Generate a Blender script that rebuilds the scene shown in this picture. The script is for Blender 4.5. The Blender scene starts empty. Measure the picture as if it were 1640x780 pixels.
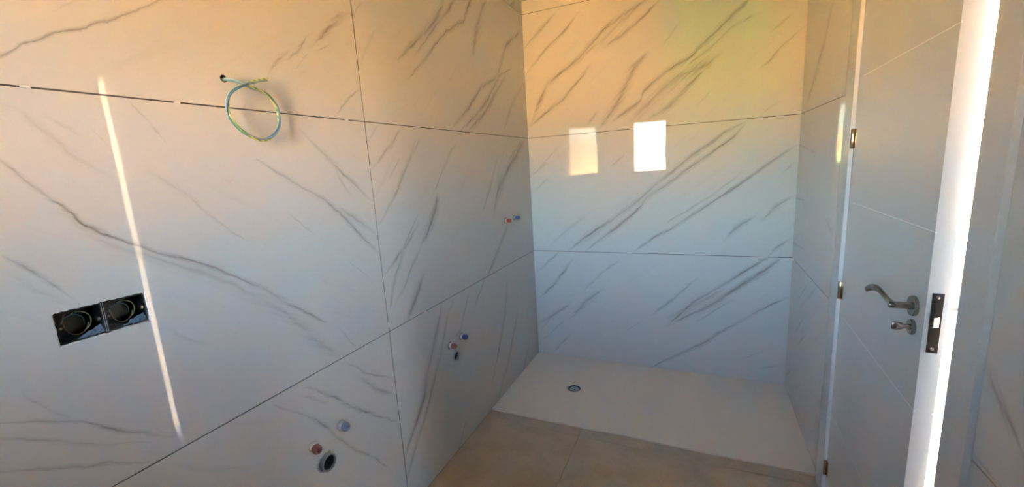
import bpy, bmesh, math, random
from mathutils import Vector, Matrix

random.seed(7)
sc = bpy.context.scene
COL = sc.collection
R = math.radians

# ------------------------------------------------------------------ camera
cam_d = bpy.data.cameras.new('camera')
cam_d.sensor_width = 36.0
cam_d.lens = 671.18 / 1640.0 * 36.0
cam_d.clip_start = 0.02
cam_d.clip_end = 500
cam = bpy.data.objects.new('camera', cam_d)
COL.objects.link(cam)
cam.matrix_world = Matrix((
    (0.91224722, -0.01959505, 0.40917116, 1.247),
    (0.40538793, 0.18673032, -0.89487005, 0.0),
    (-0.05886964, 0.98221577, 0.17828782, 1.575),
    (0, 0, 0, 1)))
sc.camera = cam

# ------------------------------------------------------------------ sky, sun, exposure
world = bpy.data.worlds.new('world')
sc.world = world
world.use_nodes = True
wn = world.node_tree
wn.nodes.clear()
sky = wn.nodes.new('ShaderNodeTexSky')
sky.sky_type = 'NISHITA'
sky.sun_disc = False
sky.sun_elevation = R(27)
sky.sun_rotation = R(24)
sky.air_density = 1.0
sky.dust_density = 2.2
sky.ozone_density = 1.0
bg = wn.nodes.new('ShaderNodeBackground')
bg.inputs['Strength'].default_value = 0.56
wo = wn.nodes.new('ShaderNodeOutputWorld')
wn.links.new(sky.outputs[0], bg.inputs[0])
wn.links.new(bg.outputs[0], wo.inputs[0])

sun_d = bpy.data.lights.new('sun', 'SUN')
sun_d.energy = 56.0
sun_d.color = (1.0, 0.74, 0.43)
sun_d.angle = R(0.55)
sun = bpy.data.objects.new('sun', sun_d)
COL.objects.link(sun)
sun.rotation_euler = Vector((-0.38, -0.84, -0.44)).to_track_quat('-Z', 'Y').to_euler()
sun.location = (5, 11, 7)

portal_d = bpy.data.lights.new('window_portal', 'AREA')
portal_d.shape = 'RECTANGLE'
portal_d.size, portal_d.size_y = 0.52, 0.80
portal_d.cycles.is_portal = True
portal = bpy.data.objects.new('window_portal', portal_d)
COL.objects.link(portal)
portal.location = (0.515, -0.635, 1.765)
portal.rotation_euler = (R(90), 0, R(180))

vs = sc.view_settings
vs.view_transform = 'Standard'
vs.look = 'None'
vs.exposure = 5.48
vs.gamma = 1.0
vs.use_curve_mapping = False
try:
    sc.cycles.use_denoising = True
    sc.cycles.max_bounces = 14
    sc.cycles.diffuse_bounces = 8
    sc.cycles.glossy_bounces = 6
    sc.cycles.sample_clamp_indirect = 0.0
    sc.cycles.caustics_reflective = False
    sc.cycles.use_adaptive_sampling = False
except Exception:
    pass
VEINS = {
'L_B3': [[0,0.7,[[0.442,0.031,0.003],[0.457,0.055,0.0032],[0.481,0.098,0.0032],[0.519,0.143,0.0034],[0.534,0.154,0.0035],[0.557,0.185,0.0036],[0.586,0.22,0.0038],[0.632,0.279,0.0041],[0.657,0.317,0.0043]]],[0,0.15,[[0.507,0.178,0.0033],[0.54,0.223,0.0035]]],[0,0.5,[[0.773,0.119,0.0112],[0.799,0.176,0.0112],[0.822,0.221,0.0111]]],[0,0.45,[[0.805,0.172,0.0062],[0.846,0.238,0.007],[0.881,0.314,0.008]]],[0,0.6,[[0.881,0.264,0.0132],[0.922,0.341,0.0139],[0.955,0.406,0.0126],[0.993,0.451,0.0118]]],[0,0.6,[[0.922,0.019,0.0058],[0.949,0.075,0.0051],[0.994,0.138,0.0048]]],[0,0.35,[[0.835,0.167,0.0057],[0.874,0.243,0.0059]]],[0,0.4,[[0.894,0.252,0.0051],[0.924,0.29,0.0052]]],[0,0.2,[[0.834,0.134,0.0041],[0.847,0.156,0.0036],[0.868,0.173,0.0034]]]],
'L_A3': [[0,0.6,[[0.175,0.236,0.0109],[0.25,0.355,0.0115],[0.378,0.56,0.011],[0.498,0.692,0.014],[0.549,0.839,0.027],[0.577,0.932,0.0303]]],[0,0.5,[[0.141,0.314,0.0188],[0.229,0.441,0.0202],[0.304,0.553,0.024],[0.353,0.654,0.0313],[0.389,0.742,0.0347]]],[0,0.5,[[0.212,0.362,0.0186],[0.327,0.564,0.0198],[0.402,0.692,0.0211],[0.448,0.778,0.023]]],[1,0.45,[[0.493,0.539,0.0161],[0.665,0.578,0.0161],[0.804,0.62,0.0159],[0.907,0.66,0.0159]]],[0,0.5,[[0.369,0.008,0.0134],[0.483,0.154,0.0154],[0.582,0.309,0.0137],[0.724,0.423,0.0124],[0.851,0.524,0.0132]]],[0,0.5,[[0.42,0.002,0.0125],[0.522,0.105,0.0142],[0.639,0.253,0.0193],[0.724,0.423,0.0302],[0.815,0.679,0.0222],[0.971,0.859,0.0162]]],[0,0.45,[[0.459,-0.006,0.0161],[0.602,0.148,0.02],[0.717,0.333,0.024],[0.818,0.48,0.0241]]],[1,0.2,[[0.206,-0.004,0.0055],[0.316,0.03,0.0057],[0.421,0.068,0.0058]]],[0,0.4,[[0.751,0.05,0.0253],[0.843,0.253,0.0216],[0.976,0.453,0.0196]]],[0,0.4,[[0.0,0.431,0.0068],[0.024,0.494,0.0062],[0.043,0.531,0.0054]]],[0,0.2,[[0.38,0.288,0.0171],[0.445,0.419,0.0178]]]],
'L_A2': [[0,0.3,[[-0.002,0.912,0.01],[0.046,0.992,0.0104]]],[0,0.55,[[0.008,0.791,0.0103],[0.084,0.908,0.0114],[0.129,0.993,0.0128]]],[0,0.45,[[0.01,0.534,0.0102],[0.069,0.642,0.0119],[0.156,0.848,0.0144],[0.181,0.929,0.0177]]],[1,0.6,[[0.372,0.166,0.013],[0.443,0.205,0.0126],[0.556,0.248,0.0119],[0.636,0.261,0.0114]]],[0,0.4,[[0.235,0.623,0.0113],[0.342,0.848,0.0121],[0.376,0.923,0.0125]]],[0,0.5,[[0.004,0.287,0.0089],[0.061,0.351,0.0092],[0.1,0.391,0.0105],[0.162,0.491,0.0119]]],[1,0.5,[[0.1,0.009,0.0051],[0.214,0.033,0.0053],[0.366,0.08,0.006],[0.535,0.16,0.0067]]],[0,0.4,[[0.024,0.103,0.012],[0.084,0.208,0.0134],[0.12,0.288,0.0139],[0.166,0.369,0.0133]]],[0,0.55,[[0.068,0.005,0.0285],[0.112,0.093,0.0318],[0.159,0.207,0.0352]]],[0,0.55,[[0.618,0.442,0.0629],[0.667,0.6,0.0437],[0.763,0.742,0.032],[0.858,0.848,0.0337],[0.957,0.995,0.0389]]],[0,0.35,[[0.531,0.463,0.0182],[0.595,0.61,0.0201],[0.686,0.848,0.022]]],[0,0.45,[[0.529,-0.003,0.0204],[0.633,0.15,0.0224],[0.731,0.311,0.0244]]],[0,0.35,[[0.32,0.837,0.0107],[0.4,0.936,0.0113]]],[0,0.4,[[0.767,0.8,0.0202],[0.936,0.988,0.0219]]],[0,0.25,[[0.053,0.729,0.0152],[0.109,0.833,0.0158]]],[0,0.3,[[0.161,0.848,0.0166],[0.202,0.94,0.017]]]],
'L_A1': [[0,0.5,[[0.434,0.865,0.026],[0.514,0.995,0.027]]],[1,0.4,[[0.845,0.2,0.009],[1.005,0.233,0.0091]]],[1,0.55,[[0.296,0.001,0.0125],[0.502,0.101,0.012],[0.627,0.126,0.0107],[0.776,0.172,0.0114],[0.946,0.222,0.0116]]],[1,0.45,[[0.153,-0.003,0.0074],[0.225,0.022,0.008],[0.473,0.126,0.0084],[0.68,0.2,0.0082],[0.917,0.264,0.0081]]],[0,0.35,[[0.286,0.737,0.0085],[0.321,0.75,0.0167],[0.399,0.975,0.0214]]],[1,0.35,[[0.175,0.502,0.0103],[0.372,0.575,0.0103],[0.641,0.658,0.0099],[0.878,0.693,0.0094]]],[0,0.35,[[0.548,0.01,0.0243],[0.672,0.248,0.0295],[0.778,0.558,0.0352]]],[0,0.4,[[0.784,-0.042,0.043],[0.888,0.183,0.0447]]],[0,0.5,[[0.249,-0.02,0.0202],[0.318,0.14,0.0209]]],[0,0.35,[[0.27,0.912,0.0155],[0.306,0.99,0.0158]]]],
'L_B2': [[0,0.75,[[0.426,0.861,0.0053],[0.437,0.839,0.006],[0.45,0.799,0.0065],[0.465,0.761,0.0065],[0.479,0.722,0.007],[0.491,0.685,0.0064],[0.516,0.64,0.0059],[0.537,0.614,0.0058],[0.56,0.584,0.0059],[0.6,0.543,0.0063],[0.638,0.497,0.0071],[0.691,0.411,0.0082],[0.749,0.307,0.009],[0.818,0.185,0.0098]]],[0,0.28,[[0.473,0.717,0.0174],[0.49,0.673,0.0171],[0.514,0.623,0.0157],[0.559,0.565,0.016],[0.626,0.485,0.0189],[0.729,0.302,0.0256],[0.794,0.121,0.0305],[0.853,-0.008,0.0302]]],[1,0.55,[[0.508,0.467,0.0027],[0.584,0.441,0.0026],[0.613,0.43,0.0029],[0.635,0.419,0.0031]]],[1,0.3,[[0.883,0.599,0.0015],[0.937,0.584,0.0016],[0.998,0.562,0.0016]]],[0,0.25,[[0.459,0.956,0.0133],[0.476,0.909,0.014],[0.497,0.848,0.013],[0.53,0.791,0.0127]]],[0,0.2,[[0.485,0.938,0.0104],[0.507,0.893,0.0109]]],[1,0.3,[[0.879,0.533,0.0025],[0.912,0.52,0.0024]]],[0,0.5,[[0.73,0.838,0.0069],[0.779,0.772,0.0073],[0.863,0.669,0.0084],[0.904,0.595,0.011],[0.947,0.493,0.0117],[0.994,0.402,0.0116]]],[0,0.42,[[0.825,0.947,0.0096],[0.878,0.848,0.0102],[0.935,0.745,0.0107],[0.992,0.644,0.0113]]],[1,0.3,[[0.681,0.929,0.0059],[0.813,0.893,0.0056]]],[0,0.4,[[0.894,0.637,0.0124],[0.952,0.554,0.0135],[0.995,0.485,0.0147]]],[0,0.3,[[0.773,0.645,0.005],[0.825,0.548,0.0054]]],[0,0.32,[[0.6,0.779,0.0068],[0.628,0.688,0.006],[0.688,0.565,0.006]]],[0,0.15,[[0.568,0.813,0.0225],[0.63,0.708,0.0251]]],[0,0.25,[[0.9,0.4,0.0058],[0.96,0.292,0.0062]]],[0,0.2,[[0.549,0.369,0.0133],[0.607,0.258,0.0147]]],[0,0.45,[[0.377,0.286,0.0037],[0.414,0.243,0.004],[0.444,0.209,0.0044],[0.467,0.16,0.0048],[0.492,0.112,0.0049],[0.534,0.045,0.0052]]],[1,0.25,[[0.217,0.44,0.0042],[0.319,0.406,0.0039]]],[0,0.3,[[0.375,0.256,0.0047],[0.382,0.242,0.0047],[0.413,0.195,0.005],[0.448,0.138,0.0053],[0.508,0.063,0.0058]]],[0,0.55,[[0.368,0.179,0.0044],[0.376,0.171,0.0045],[0.399,0.143,0.0048],[0.439,0.087,0.0052],[0.459,0.072,0.0054],[0.503,0.008,0.0059]]],[0,0.3,[[0.516,0.088,0.004],[0.576,-0.006,0.0044]]],[1,0.4,[[0.008,0.893,0.0034],[0.135,0.851,0.0032]]],[0,0.35,[[0.666,0.78,0.0052],[0.676,0.765,0.0053]]],[0,0.18,[[0.416,0.608,0.0155],[0.439,0.545,0.0155],[0.465,0.49,0.0156]]]],
'L_B1': [[0,0.5,[[0.852,0.981,0.007],[0.91,0.87,0.0069],[0.995,0.755,0.0071]]],[0,0.4,[[0.889,0.87,0.0188],[0.931,0.769,0.0175],[0.994,0.659,0.0174]]],[0,0.5,[[0.754,0.971,0.0092],[0.825,0.831,0.0103],[0.881,0.711,0.0106],[0.992,0.515,0.0115]]],[0,0.25,[[0.746,0.941,0.0149],[0.797,0.844,0.0159]]],[1,0.4,[[0.326,0.94,0.0041],[0.439,0.903,0.0041],[0.571,0.843,0.0038],[0.707,0.798,0.0034],[0.81,0.767,0.0036],[0.976,0.683,0.0035]]],[0,0.2,[[0.52,0.972,0.0127],[0.558,0.902,0.0132],[0.632,0.79,0.0147]]]],
'K3': [[0,0.55,[[0.012,0.106,0.016],[0.066,0.169,0.0159],[0.168,0.293,0.0165],[0.225,0.401,0.0187],[0.283,0.524,0.0189]]],[0,0.6,[[0.019,0.126,0.0395],[0.057,0.283,0.0366],[0.1,0.434,0.0229],[0.18,0.52,0.0179],[0.239,0.589,0.0199],[0.331,0.758,0.0188],[0.417,0.851,0.016],[0.496,0.915,0.015],[0.55,0.956,0.0146]]],[0,0.3,[[0.239,0.589,0.0351],[0.33,0.69,0.036],[0.398,0.796,0.0355],[0.48,0.891,0.0329]]],[0,0.5,[[0.329,0.635,0.0161],[0.39,0.688,0.0164],[0.455,0.762,0.0175],[0.544,0.895,0.0177]]],[0,0.5,[[0.007,0.534,0.0152],[0.098,0.7,0.014],[0.186,0.822,0.0136],[0.244,0.935,0.0145]]],[0,0.5,[[-0.002,0.731,0.0179],[0.071,0.848,0.0173],[0.141,0.955,0.0168]]],[0,0.5,[[0.267,0.069,0.0282],[0.304,0.155,0.0279]]],[1,0.6,[[0.031,0.313,0.0155],[0.161,0.369,0.0144],[0.271,0.404,0.0128],[0.474,0.454,0.0134],[0.549,0.5,0.0171]]],[0,0.65,[[0.358,0.062,0.0179],[0.472,0.204,0.0193],[0.489,0.283,0.0205],[0.576,0.407,0.0163],[0.646,0.465,0.0166],[0.724,0.603,0.0177],[0.817,0.758,0.0173],[0.84,0.808,0.0186]]],[0,0.5,[[0.436,0.061,0.0466],[0.536,0.239,0.0431],[0.615,0.348,0.0362],[0.713,0.411,0.035],[0.748,0.476,0.0423]]],[0,0.5,[[0.495,0.05,0.0256],[0.577,0.148,0.0266],[0.639,0.263,0.0284],[0.705,0.383,0.0277]]],[0,0.4,[[0.63,0.405,0.0135],[0.712,0.504,0.014],[0.781,0.628,0.013],[0.853,0.685,0.0114]]],[0,0.3,[[0.551,0.572,0.0183],[0.613,0.718,0.0179]]],[0,0.5,[[0.873,0.335,0.0104],[0.9,0.371,0.0119],[0.931,0.45,0.0117],[0.99,0.546,0.0106]]],[0,0.25,[[0.902,0.558,0.0161],[0.958,0.646,0.0158]]],[0,0.4,[[0.67,0.119,0.013],[0.721,0.221,0.0128]]],[0,0.3,[[0.88,0.022,0.0106],[0.932,0.094,0.0104]]]],
'K2': [[0,0.65,[[0.163,0.01,0.0174],[0.244,0.135,0.0163],[0.362,0.286,0.0157],[0.461,0.432,0.0162],[0.537,0.571,0.0159],[0.658,0.763,0.0147],[0.77,0.918,0.0134],[0.84,0.992,0.0125]]],[0,0.6,[[0.242,0.014,0.0168],[0.351,0.175,0.0165],[0.443,0.326,0.0175],[0.495,0.451,0.017],[0.563,0.55,0.0149],[0.712,0.756,0.0142],[0.798,0.887,0.0146],[0.836,0.967,0.0158]]],[0,0.2,[[0.192,0.045,0.0463],[0.408,0.342,0.0446],[0.554,0.585,0.0443]]],[0,0.65,[[0.442,0.014,0.0128],[0.521,0.132,0.0119],[0.596,0.214,0.0116],[0.655,0.303,0.0118],[0.739,0.42,0.0113],[0.82,0.531,0.0113],[0.941,0.727,0.0108],[0.993,0.792,0.0101]]],[0,0.35,[[0.564,0.249,0.0087],[0.661,0.371,0.0085],[0.738,0.472,0.0088],[0.838,0.642,0.0088]]],[0,0.55,[[0.777,0.115,0.0264],[0.809,0.202,0.0219],[0.875,0.3,0.0197]]],[0,0.45,[[0.895,0.258,0.0245],[0.936,0.362,0.0211],[0.989,0.44,0.0188]]],[0,0.55,[[0.922,-0.001,0.014],[0.95,0.07,0.0122],[0.993,0.136,0.0111]]],[0,0.35,[[0.018,0.54,0.0146],[0.082,0.645,0.0143]]],[0,0.35,[[0.01,0.684,0.0132],[0.085,0.779,0.0129]]],[0,0.3,[[0.022,0.694,0.0157],[0.139,0.918,0.0152]]],[0,0.25,[[0.08,0.045,0.0194],[0.146,0.171,0.0176],[0.268,0.345,0.0163]]],[0,0.3,[[0.356,0.722,0.016],[0.411,0.805,0.0157]]],[0,0.3,[[0.958,0.617,0.0181],[0.985,0.67,0.0179]]]],
'K1': [[0,0.55,[[0.02,0.813,0.0192],[0.12,0.99,0.0187]]],[0,0.5,[[0.02,0.554,0.0158],[0.093,0.69,0.017],[0.149,0.842,0.0187],[0.182,0.931,0.0184]]],[0,0.45,[[0.228,0.649,0.0156],[0.311,0.818,0.0144],[0.386,0.935,0.0132]]],[0,0.6,[[0.167,0.379,0.0306],[0.235,0.545,0.0269],[0.317,0.678,0.0241]]],[0,0.5,[[0.007,0.304,0.0205],[0.077,0.386,0.0207],[0.163,0.51,0.0207]]],[1,0.4,[[0.231,0.018,0.0073],[0.412,0.087,0.0072]]],[0,0.65,[[0.576,0.382,0.0189],[0.667,0.594,0.017],[0.747,0.72,0.0152],[0.86,0.893,0.0146],[0.923,0.994,0.0144]]],[0,0.7,[[0.6,0.426,0.021],[0.693,0.54,0.0206],[0.772,0.647,0.0212],[0.847,0.783,0.0213],[0.919,0.898,0.0211],[0.966,0.997,0.022]]],[0,0.32,[[0.583,0.46,0.0547],[0.708,0.621,0.0535],[0.786,0.74,0.0536]]],[0,0.4,[[0.694,0.455,0.0127],[0.811,0.653,0.0123]]],[0,0.6,[[0.512,-0.002,0.0127],[0.601,0.116,0.0124],[0.712,0.266,0.0124],[0.815,0.438,0.0122],[0.903,0.578,0.0116],[0.99,0.7,0.0111]]],[0,0.4,[[0.512,0.469,0.0135],[0.599,0.62,0.0138],[0.69,0.82,0.0141]]],[0,0.45,[[0.069,0.01,0.0262],[0.158,0.214,0.0255]]],[0,0.3,[[0.403,0.293,0.0102],[0.476,0.411,0.01]]],[0,0.4,[[0.015,0.111,0.0165],[0.13,0.342,0.0159]]],[0,0.25,[[0.843,0.157,0.0144],[0.932,0.265,0.014]]],[0,0.3,[[0.918,0.111,0.016],[0.977,0.15,0.0157]]]],
'R_A3': [[0,0.45,[[0.083,0.06,0.0334],[0.178,0.203,0.0327],[0.253,0.334,0.0397],[0.311,0.501,0.0458]]]],
'R_A2': [[0,0.35,[[-0.034,0.796,0.0091],[0.246,0.737,0.0076]]],[0,0.35,[[-0.056,0.43,0.0094],[0.15,0.437,0.0083]]],[0,0.35,[[-0.041,0.108,0.0105],[0.195,0.138,0.0091]]],[0,0.25,[[0.407,0.393,0.0195],[0.476,0.329,0.0185]]]],
'R_B2': [[0,0.5,[[0.132,0.238,0.0133],[0.139,0.229,0.0148],[0.178,0.164,0.0138],[0.208,0.12,0.0125]]],[0,0.35,[[0.134,0.014,0.0048],[0.141,0.016,0.0053],[0.183,0.013,0.005]]]],
}

# ------------------------------------------------------------------ helpers: objects
def tag(o, label=None, cat=None, group=None, kind=None):
    if label: o['label'] = label
    if cat: o['category'] = cat
    if group: o['group'] = group
    if kind: o['kind'] = kind
    return o

def mobj(name, bm, mat, parent=None, smooth=False, normals=True):
    if normals:
        bmesh.ops.recalc_face_normals(bm, faces=bm.faces)
    me = bpy.data.meshes.new(name)
    bm.to_mesh(me)
    bm.free()
    if smooth:
        for p in me.polygons: p.use_smooth = True
        try: me.set_sharp_from_angle(angle=R(40))
        except Exception: pass
    me.materials.append(mat)
    o = bpy.data.objects.new(name, me)
    COL.objects.link(o)
    if parent: o.parent = parent
    return o

def empty(name, loc, rz=0.0, parent=None):
    o = bpy.data.objects.new(name, None)
    o.empty_display_size = 0.05
    COL.objects.link(o)
    o.location = loc
    o.rotation_euler = (0, 0, rz)
    if parent: o.parent = parent
    return o

def add_box(bm, x0, x1, y0, y1, z0, z1, bevel=0.0, seg=1):
    vs_ = [bm.verts.new((x, y, z)) for x in (x0, x1) for y in (y0, y1) for z in (z0, z1)]
    f = [(0,1,3,2),(4,6,7,5),(0,4,5,1),(2,3,7,6),(0,2,6,4),(1,5,7,3)]
    fs = [bm.faces.new([vs_[i] for i in q]) for q in f]
    if bevel > 0:
        es = list({e for q in fs for e in q.edges})
        bmesh.ops.bevel(bm, geom=es, offset=bevel, segments=seg, affect='EDGES', profile=0.5)
    return bm

def box(x0, x1, y0, y1, z0, z1, bevel=0.0, seg=1):
    return add_box(bmesh.new(), x0, x1, y0, y1, z0, z1, bevel, seg)

def add_lathe(bm, prof, n=32, axis='z', origin=(0,0,0), jitter=None, close=False):
    """prof: list of (r, h); axis is the turning axis."""
    rings = []
    for (r, h) in prof:
        ring = []
        for i in range(n):
            a = 2*math.pi*i/n
            rr = r if jitter is None else r*(1+jitter(i))
            c, s = rr*math.cos(a), rr*math.sin(a)
            p = {'z': (c, s, h), 'x': (h, c, s), 'y': (s, h, c)}[axis]
            ring.append(bm.verts.new((p[0]+origin[0], p[1]+origin[1], p[2]+origin[2])))
        rings.append(ring)
    for a, b in zip(rings[:-1], rings[1:]):
        for i in range(n):
            bm.faces.new((a[i], a[(i+1) % n], b[(i+1) % n], b[i]))
    if close:
        bm.faces.new(rings[0]); bm.faces.new(rings[-1])
    return bm

def add_tube(bm, pts, rad, n=10, squash=None):
    """sweep a (possibly varying) circle along pts"""
    pts = [Vector(p) for p in pts]
    m = len(pts)
    rads = rad if isinstance(rad, (list, tuple)) else [rad]*m
    up = None
    rings = []
    for i, p in enumerate(pts):
        t = (pts[min(i+1, m-1)] - pts[max(i-1, 0)]).normalized()
        if up is None:
            up = Vector((0, 0, 1)) if abs(t.z) < 0.9 else Vector((1, 0, 0))
        side = t.cross(up)
        if side.length < 1e-6: side = Vector((1, 0, 0))
        side.normalize()
        up = side.cross(t).normalized()
        a, b = (1, 1) if squash is None else squash[i]
        ring = [bm.verts.new(p + side*math.cos(2*math.pi*k/n)*rads[i]*a + up*math.sin(2*math.pi*k/n)*rads[i]*b) for k in range(n)]
        rings.append(ring)
    for a, b in zip(rings[:-1], rings[1:]):
        for i in range(n):
            bm.faces.new((a[i], a[(i+1) % n], b[(i+1) % n], b[i]))
    bm.faces.new(rings[0]); bm.faces.new(rings[-1])
    return bm

def smooth_path(pts, per=8):
    pts = [Vector(p) for p in pts]
    out = []
    for i in range(len(pts)-1):
        p0 = pts[max(i-1, 0)]; p1 = pts[i]; p2 = pts[i+1]; p3 = pts[min(i+2, len(pts)-1)]
        for k in range(per):
            t = k/per
            out.append(0.5*((2*p1) + (p2-p0)*t + (2*p0-5*p1+4*p2-p3)*t*t + (3*p1-p0-3*p2+p3)*t*t*t))
    out.append(pts[-1])
    return out

def slab(u0, u1, v0, v1, t, rects=(), rounds=(), chamfer=0.0):
    """upright slab: local x along the wall, z up, front at y=0, back at y=t.
    rects: openings (u0,u1,v0,v1); rounds: round holes (u, v, r)."""
    bm = bmesh.new()
    us = {u0, u1}; vs_ = {v0, v1}
    for a, b, c, d in rects:
        us |= {min(max(a, u0), u1), min(max(b, u0), u1)}; vs_ |= {min(max(c, v0), v1), min(max(d, v0), v1)}
    rr = []
    for a, b, r in rounds:
        q = r*1.6
        rr.append((a, b, r, q)); us |= {a-q, a+q}; vs_ |= {b-q, b+q}
    us = sorted(us); vs_ = sorted(vs_)
    def dedupe(l):
        o = [l[0]]
        for x in l[1:]:
            if x - o[-1] > 1e-5: o.append(x)
        return o
    us = dedupe(us); vs_ = dedupe(vs_)
    nu, nv = len(us)-1, len(vs_)-1
    def inside(a, b, c, d, e, f): return a+1e-6 < e < b-1e-6 and c+1e-6 < f < d-1e-6
    state = {}
    for i in range(nu):
        for j in range(nv):
            cu, cv = (us[i]+us[i+1])/2, (vs_[j]+vs_[j+1])/2
            st = 1
            for a, b, c, d in rects:
                if inside(a, b, c, d, cu, cv): st = 0
            for k, (a, b, r, q) in enumerate(rr):
                if inside(a-q, a+q, b-q, b+q, cu, cv): st = 2
            state[i, j] = st
    cache = {}
    def V(i, j, back):
        k = (i, j, back)
        if k not in cache: cache[k] = bm.verts.new((us[i], t if back else 0.0, vs_[j]))
        return cache[k]
    for (i, j), st in state.items():
        if st == 1:
            for bk in (0, 1):
                bm.faces.new((V(i,j,bk), V(i+1,j,bk), V(i+1,j+1,bk), V(i,j+1,bk)))
        if st:
            for (di, dj, e) in ((-1,0,((0,0),(0,1))), (1,0,((1,0),(1,1))), (0,-1,((0,0),(1,0))), (0,1,((0,1),(1,1)))):
                if not state.get((i+di, j+dj), 0):
                    a, b = e
                    bm.faces.new((V(i+a[0],j+a[1],0), V(i+b[0],j+b[1],0), V(i+b[0],j+b[1],1), V(i+a[0],j+a[1],1)))
    for (a, b, r, q) in rr:
        n = 24
        loops = {}
        for bk in (0, 1):
            y = t if bk else 0.0
            inner = [bm.verts.new((a+r*math.cos(2*math.pi*k/n), y, b+r*math.sin(2*math.pi*k/n))) for k in range(n)]
            loops[bk] = inner
            # the perimeter of the square: every grid vertex on it, by angle
            per = [vv for key, vv in cache.items() if key[2] == bk and abs(max(abs(us[key[0]]-a), abs(vs_[key[1]]-b)) - q) < 1e-5]
            per.sort(key=lambda vv: math.atan2(vv.co.z-b, vv.co.x-a) % (2*math.pi))
            # stitch: fan between the two loops
            A = [(math.atan2(vv.co.z-b, vv.co.x-a) % (2*math.pi), 0, vv) for vv in per]
            B = [(2*math.pi*k/n, 1, inner[k]) for k in range(n)]
            ev = sorted(A+B, key=lambda e: (e[0], e[1]))
            lastA = A[-1][2]; lastB = B[-1][2]
            for ang, which, vv in ev:
                if which == 0:
                    if vv is not lastA: bm.faces.new((lastA, vv, lastB))
                    lastA = vv
                else:
                    if vv is not lastB: bm.faces.new((lastB, vv, lastA))
                    lastB = vv
        for k in range(n):
            bm.faces.new((loops[0][k], loops[0][(k+1) % n], loops[1][(k+1) % n], loops[1][k]))
    return bm

# ------------------------------------------------------------------ helpers: materials
def new_mat(name):
    m = bpy.data.materials.new(name)
    m.use_nodes = True
    nt = m.node_tree
    b = nt.nodes['Principled BSDF']
    return m, nt, b

def N(nt, typ, **kw):
    n = nt.nodes.new(typ)
    for k, v in kw.items(): setattr(n, k, v)
    return n

def math_node(nt, op, a, b=None, clamp=False):
    n = nt.nodes.new('ShaderNodeMath'); n.operation = op; n.use_clamp = clamp
    for i, v in enumerate((a, b)):
        if v is None: continue
        if isinstance(v, (int, float)): n.inputs[i].default_value = v
        else: nt.links.new(v, n.inputs[i])
    return n.outputs[0]

def plain(name, col, rough=0.5, metal=0.0, spec=0.5, bump=0.0, scale=40.0, var=0.06, coat=0.0):
    """procedural: colour with a little noise variation and optional relief"""
    m, nt, b = new_mat(name)
    tc = N(nt, 'ShaderNodeTexCoord')
    no = N(nt, 'ShaderNodeTexNoise'); no.inputs['Scale'].default_value = scale; no.inputs['Detail'].default_value = 4
    nt.links.new(tc.outputs['Object'], no.inputs['Vector'])
    mx = N(nt, 'ShaderNodeMix', data_type='RGBA')
    mx.inputs[6].default_value = (*[c*(1-var) for c in col], 1)
    mx.inputs[7].default_value = (*[min(1, c*(1+var)) for c in col], 1)
    nt.links.new(no.outputs[0], mx.inputs[0])
    nt.links.new(mx.outputs[2], b.inputs['Base Color'])
    b.inputs['Roughness'].default_value = rough
    b.inputs['Metallic'].default_value = metal
    b.inputs['Specular IOR Level'].default_value = spec
    b.inputs['Coat Weight'].default_value = coat
    if bump > 0:
        bp = N(nt, 'ShaderNodeBump'); bp.inputs['Strength'].default_value = bump; bp.inputs['Distance'].default_value = 0.002
        nt.links.new(no.outputs[0], bp.inputs['Height']); nt.links.new(bp.outputs[0], b.inputs['Normal'])
    return m

BASE = (0.485, 0.477, 0.464)
VEINC = (0.155, 0.138, 0.122)

def pack_veins(veins):
    """veins whose ranges do not touch share one curve node"""
    lanes = []
    for ax, it, rows in sorted(veins, key=lambda v: v[2][0][0]):
        lo, hi = rows[0][0], rows[-1][0]
        for ln in lanes:
            if ln['ax'] == ax and lo > ln['hi'] + 0.05:
                ln['v'].append((it, rows)); ln['hi'] = hi; break
        else:
            lanes.append({'ax': ax, 'hi': hi, 'v': [(it, rows)]})
    return lanes

def set_curve(c, pts):
    pts = sorted(pts)
    out = []
    for p in pts:
        x = min(max(p[0], 0.0), 1.0); y = min(max(p[1], 0.0), 1.0)
        if out and x - out[-1][0] < 0.0008: continue
        out.append((x, y))
    while len(c.points) > 2: c.points.remove(c.points[1])
    c.points[0].location = out[0]
    c.points[1].location = out[-1]
    for p in out[1:-1]: c.points.new(*p)
    for p in c.points: p.handle_type = 'VECTOR'

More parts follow.
